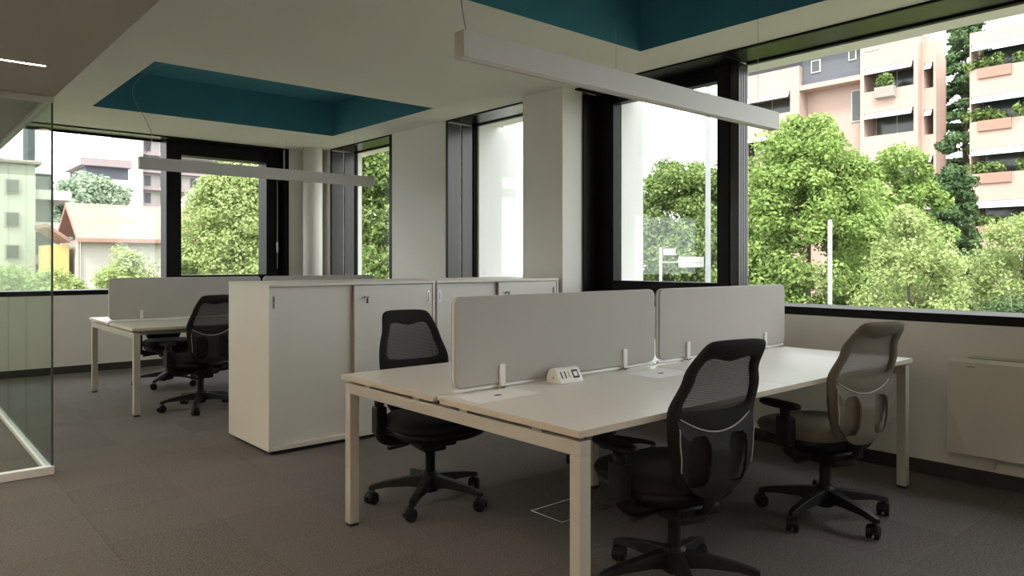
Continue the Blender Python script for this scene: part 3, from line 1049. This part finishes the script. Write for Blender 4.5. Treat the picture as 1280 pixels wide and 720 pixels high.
tree('broadleaf_tree', 'dense green tree outside the narrow corner window', 12.3, 21.1, 7.4, -5.5, 2.6, 'leaf_mid', 7, 340, 360, 0.075, GT, 0.9, crel=0.23)
tree('broadleaf_tree', 'broad light green tree outside the far opening window', 7.25, 19.0, 4.2, -1.6, 1.85, 'leaf_fine', 8, 260, 300, 0.048, GT, 0.75, crel=0.22)
tree('slender_tree', 'airy yellow green sapling outside the long far window', 4.4, 18.6, 1.95, -1.2, 0.8, 'leaf_fine', 9, 80, 110, 0.042, GT, 0.6, trunk=0.04)
tree('slender_tree', 'low pale green sapling in front of the yellow gable', 3.5, 21.3, 1.35, -1.4, 0.7, 'leaf_fine', 10, 70, 110, 0.042, GT, 0.8, trunk=0.04)
tree('broadleaf_tree', 'hazy grey green tree behind the red roofed house', 13.3, 68, 9.2, 1.0, 3.0, 'leaf_hazed', 11, 120, 160, 0.2, GT, 0.8, trunk=0.25)
tree('clipped_hedge', 'low green hedge in front of the cream apartment block', 2.9, 25.0, 1.15, -1.0, 1.6, 'leaf_fine', 12, 120, 200, 0.05, None, 1.0, 1.0)


tree('clipped_hedge', 'mid green hedge low outside the narrow corner window', 9.9, 16.6, 1.75, -2.5, 1.4, 'leaf_mid', 51, 110, 260, 0.06, None, 1.0)
tree('conifer_tree', 'dark evergreen tree below the cedar in the gap between the pink buildings', 44, 14.05, 9.0, -3.8, 1.35, 'leaf_dark', 41, 130, 200, 0.13, None, 0.6)


def cedar(label, x, y, h, seed):
    rng = np.random.default_rng(seed)
    t = thing('cedar_tree', label, 'tree', (x, y, GZ), 0)
    cen, rad = [], []
    m = MB().tube([(0, 0, 0), (0, 0, h * 0.6), (0, 0, h)], [0.35, 0.22, 0.03], 8)
    z = 1.0
    while z < h:
        f_ = 1 - z / h
        R_ = 0.5 + 5.6 * f_ ** 0.8
        for k in range(9):
            a = rng.random() * 2 * PI
            for q in np.linspace(0.25, 1, 6):
                cen.append((R_ * q * math.cos(a), R_ * q * math.sin(a), z + 0.5 * q - 1.1 * q * q + rng.normal() * 0.08))
                rad.append((0.55, 0.55, 0.16))
            m.tube([(0, 0, z), (R_ * 0.5 * math.cos(a), R_ * 0.5 * math.sin(a), z), (R_ * math.cos(a), R_ * math.sin(a), z - 0.6)], [0.06, 0.04, 0.01], 5)
        z += 0.95
    o = bpy.data.objects.new('foliage', leaf_mesh('foliage', rng, np.array(cen), np.array(rad), 60, 0.15, 'leaf_dark'))
    COL.objects.link(o)
    o.parent = t
    m.obj('trunk', 'bark', t)


cedar('tall dark cedar between the two pink buildings', 66.0, 20.2, 25.6, 21)

# ---- pink apartment buildings (facades face the office)
def facade(t, Xf, y0, y1, oy0, oy1, ztop, otop, oh, per, n, wallm='pink_render', awn='awning', core=(None, 7)):
    """one facade bay: parapet bands, piers, recessed balconies; opening oy0..oy1"""
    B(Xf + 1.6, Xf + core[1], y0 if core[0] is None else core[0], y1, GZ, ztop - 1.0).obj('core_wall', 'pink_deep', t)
    B(Xf, Xf + 1.6, y0, oy0, GZ, ztop).obj('pier', wallm, t)
    B(Xf, Xf + 1.6, oy1, y1, GZ, ztop).obj('pier', wallm, t)
    z_hi = ztop
    for k in range(n):
        ot = otop - per * k
        ob = ot - oh
        B(Xf, Xf + 0.3, oy0, oy1, ot, z_hi).obj('parapet', wallm, t)
        B(Xf + 0.3, Xf + 1.6, oy0, oy1, ot + 0.02, ot + 0.3).obj('balcony_slab', 'concrete', t)
        gl = B(Xf + 1.45, Xf + 1.58, oy0 + 0.2, oy1 - 0.2, ot - 2.2, ot - 0.1).obj('window', 'awning', t)
        wd = (oy1 - oy0 - 0.6) / 2
        for q in range(2):
            yy = oy0 + 0.26 + q * (wd + 0.08)
            B(Xf + 1.40, Xf + 1.45, yy, yy + wd, ot - 2.15, ot - 0.15).obj('pane', 'pane_dark', gl)
        MB().prism([(Xf + 0.02, ot - 0.02), (Xf + 0.16, ot - 0.02), (Xf - 0.14, ot - 0.42), (Xf - 0.2, ot - 0.42)], 'y', oy0 + 0.1, oy1 - 0.05).obj('awning', awn, t)
        z_hi = ob
    B(Xf, Xf + 0.3, oy0, oy1, GZ, z_hi).obj('parapet', wallm, t)


pb = thing('apartment_building', 'pink apartment tower with grey upper wall and recessed balconies', 'building', (50, 21, GZ))


def rel(parent):
    for c in parent.children_recursive:
        if c.parent == parent:
            c.matrix_parent_inverse = Matrix.Translation(-Vector(parent.location))


facade(pb, 50.0, 18.0, 21.6, 18.25, 21.35, 15.9, 14.2, 1.55, 2.97, 5, core=(19.7, 7))
B(51.6, 51.9, 18.0, 19.69, GZ, 14.9).obj('core_wall', 'pink_deep', pb)
facade(pb, 50.6, 17.15, 17.99, 17.3, 17.85, 15.4, 14.0, 1.6, 2.97, 5, core=(None, 1.8))
facade(pb, 50.0, 25.9, 31.5, 26.6, 31.0, 15.4, 13.7, 1.5, 2.97, 5)
MB().box(51.2, 56, 21.61, 25.89, GZ, 13.6).obj('recessed_wall', 'pink_render', pb)
gw = MB().box(50.4, 57, 21.61, 25.89, 13.95, 16.3).obj('grey_wall', 'slate', pb)
B(50.0, 51.2, 21.61, 25.89, 13.6, 13.94).obj('ledge', 'pink_render', pb)
B(49.7, 52, 17.6, 33, 16.45, 16.6).obj('roof_slab', 'concrete', pb)
B(50.9, 56, 26.0, 31.5, 15.3, 16.44).obj('penthouse', 'slate', pb)
B(50.9, 52, 18.4, 21.6, 15.8, 16.44).obj('penthouse', 'concrete', pb)
for y0, y1, z0, z1 in ((24.5, 25.2, 14.75, 15.65), (22.0, 22.55, 15.1, 15.95)):
    wi = B(50.33, 50.41, y0, y1, z0, z1).obj('window', 'awning', pb)
    B(50.28, 50.33, y0 + 0.1, y1 - 0.1, z0 + 0.1, z1 - 0.08).obj('pane', 'pane_dark', wi)
wi = B(51.1, 51.2, 21.9, 22.7, 11.0, 13.2).obj('window', 'awning', pb)
B(51.05, 51.1, 22.0, 22.6, 11.1, 13.1).obj('pane', 'pane_dark', wi)
pl = MB().prism([(49.98, 12.75), (49.5, 12.75), (49.62, 12.1), (49.98, 12.0)], 'y', 19.3, 20.5).obj('planter', 'concrete', pb)
o = bpy.data.objects.new('planter_shrub', leaf_mesh('planter_shrub', np.random.default_rng(77), np.array([(49.75, 19.7, 13.1), (49.75, 20.05, 13.15), (49.75, 19.9, 13.35)]), np.array([(0.4, 0.45, 0.4)] * 3), 160, 0.12, 'leaf_mid'))
COL.objects.link(o)
o.parent = pb
B(49.96, 50.0, 20.4, 21.3, 15.35, 15.95).obj('parapet_panel', 'concrete', pb)
rel(pb)

pc = thing('apartment_building', 'second pink apartment building with planted balconies and teal awning', 'building', (50, 10, GZ))
facade(pc, 50.0, 3.0, 15.08, 8.2, 15.0, 15.15, 14.4, 1.5, 3.15, 5, awn='awning_teal')
rng = np.random.default_rng(5)
for k in range(4):
    z = 12.9 - 3.15 * k
    for y in (13.6, 11.0):
        cen = np.array([(50.2 + rng.normal() * 0.1, y + q * 0.5, z + 0.25 + rng.random() * 0.25) for q in range(4)])
        o = bpy.data.objects.new('planter_shrub', leaf_mesh('planter_shrub', rng, cen, np.array([(0.45, 0.45, 0.4)] * 4), 120, 0.12, 'leaf_mid'))
        COL.objects.link(o)
        o.parent = pc
    MB().prism([(49.98, z - 0.0), (49.85, z - 0.0), (49.88, z - 0.6), (49.98, z - 0.65)], 'y', 12.9, 14.6).obj('planter', 'pink_deep', pc)
rel(pc)

# ---- red-roofed house beyond the far window
hs = thing('house', 'white and yellow house with a pale red tiled roof', 'house', (9, 33, GZ))
B(5.9, 16, 31.6, 34.9, GZ, 2.15).obj('wall', 'white_render', hs)
MB().prism([(31.2, 2.05), (33.4, 3.45), (35.1, 2.35), (35.1, 2.5), (33.4, 3.65), (31.2, 2.2)], 'x', 5.7, 16.5).obj('roof', 'roof_tile', hs)
B(5.02, 5.69, 32.6, 34.9, GZ, 1.95).obj('side_wing', 'yellow_render', hs)
MB().prism([(4.9, 2.62), (5.68, 2.05), (5.68, 2.18), (4.9, 2.76)], 'y', 32.3, 35.1).obj('roof', 'roof_tile', hs)
MB().prism([(9.0, 2.6), (11.0, 4.6), (13.0, 2.6)], 'y', 33.0, 35.1).obj('gable', 'white_render', hs)
MB().lathe([(0.05, GZ), (0.05, 2.1)], (5.8, 31.5), 8).obj('downpipe', 'concrete', hs)
MB().lathe([(0.12, 3.0), (0.12, 4.0), (0.16, 4.02), (0.16, 4.15)], (10.9, 33.6), 8).obj('chimney', 'concrete', hs)
rel(hs)

# ---- cream block on the left
cb = thing('apartment_building', 'cream apartment block with small square windows behind the glass partition', 'building', (1.5, 36, GZ))
B(-6, 5.0, 35.5, 44, GZ, 5.3).obj('wall', 'cream_render', cb)
B(-6.2, 5.2, 35.35, 44.2, 5.3, 5.45).obj('roof_slab', 'concrete', cb)
for k in range(4):
    z = 4.35 - k * 1.32
    for y0, y1 in ((3.95, 4.45), (3.2, 3.45), (1.2, 1.7)):
        wi = B(y0, y1, 35.42, 35.5, z - 0.3, z + 0.3).obj('window', 'concrete', cb)
        B(y0 + 0.05, y1 - 0.05, 35.38, 35.42, z - 0.25, z + 0.25).obj('pane', 'pane_dark', wi)
B(5.01, 5.7, 36.0, 43, GZ, 5.0).obj('stair_bay', 'slate', cb)
B(4.75, 5.0, 35.6, 37, 5.46, 6.9).obj('stair_tower', 'slate', cb)
for k in range(4):
    B(5.0, 6.3, 35.6, 42, 3.9 - k * 1.35, 4.3 - k * 1.35).obj('balcony', 'white_render', cb)
rel(cb)

# ---- distant tower and low block
tb = thing('apartment_building', 'distant white apartment tower with mauve balconies', 'building', (36, 118, GZ))
B(28, 29.9, 117, 128, GZ, 27).obj('blank_wall', 'white_render', tb)
B(29.91, 46, 119, 128, GZ, 25).obj('wall', 'white_render', tb)
for k in range(9):
    z = 22.5 - 2.6 * k
    B(29.92, 46, 117.6, 119, z, z + 0.5).obj('balcony', 'mauve_render', tb)
    for q in range(7):
        x = 30.6 + q * 2.2
        wi = B(x, x + 0.9, 118.9, 119, z + 0.72, z + 2.3).obj('window', 'mauve_render', tb)
        B(x + 0.08, x + 0.82, 118.85, 118.9, z + 0.8, z + 2.2).obj('pane', 'slate', wi)
B(34.2, 35.0, 117.2, 117.6, GZ, 25).obj('pier', 'mauve_render', tb)
rel(tb)
lb = thing('apartment_building', 'distant low building with mauve roof band', 'building', (21, 101, GZ))
B(18.8, 24, 100, 110, GZ, 11.5).obj('wall', 'white_render', lb)
B(18.6, 24.2, 99.6, 110, 13.0, 13.9).obj('roof_band', 'mauve_render', lb)
B(19.3, 24, 100.6, 110, 11.5, 13.0).obj('window_band', 'slate', lb)
B(23.0, 23.5, 99.9, 100, 8.6, 9.6).obj('window', 'mauve_render', lb)
B(8.0, 18.7, 101, 110, GZ, 9.4).obj('side_wing', 'white_render', lb)
rel(lb)

# ---- street furniture
p = thing('street_lamp', 'tall grey street lamp post outside the opening window', 'street lamp', (12.04, 8.07, GZ))
MB().lathe([(0.09, 0), (0.09, 0.5), (0.06, 0.55), (0.045, 9.2)], n=14).obj('pole', 'pole_grey', p)
MB().tube([(0, 0, 9.15), (0.2, -0.2, 9.4), (0.8, -0.8, 9.5)], 0.035, 8).obj('arm', 'pole_grey', p)
MB().prism([(0.6, 9.45), (1.2, 9.45), (1.1, 9.6), (0.7, 9.6)], 'y', -1.1, -0.75).obj('lamp_head', 'pole_grey', p)
p = thing('flag_pole', 'short white metal pole in front of the large bright tree', 'pole', (11.83, 5.6, GZ))
MB().lathe([(0.035, 0), (0.035, 5.95), (0.02, 5.98)], n=12).obj('pole', 'pole_white', p)
MB().lathe([(0.10, 0.0), (0.10, 0.03), (0.04, 0.06)], n=12).obj('base_plate', 'pole_grey', p)
p = thing('road_sign', 'two pale road sign plates on a thin post beyond the street lamp', 'sign', (14.6, 11.14, GZ))
MB().lathe([(0.04, 0), (0.04, 5.65)], n=10).obj('post', 'pole_white', p)
MB().tube([(0, 0, 5.28), (0.78, -0.68, 5.28)], 0.02, 8).obj('bracket', 'pole_grey', p)
a = Vector((0.755, -0.657, 0))


def plate(s0, s1, z0, z1):
    nn = Vector((0.657, 0.755, 0)) * 0.015
    v = []
    for d in (nn, -nn):
        for s_, z in ((s0, z0), (s1, z0), (s1, z1), (s0, z1)):
            q = a * s_ + d
            v.append((q.x, q.y, z))
    MB().add(v, [(0, 1, 2, 3), (7, 6, 5, 4), (0, 4, 5, 1), (1, 5, 6, 2), (2, 6, 7, 3), (3, 7, 4, 0)]).obj('sign_plate', 'pole_white', p)


plate(0.06, 0.36, 5.46, 5.62)
plate(0.44, 1.06, 5.16, 5.42)
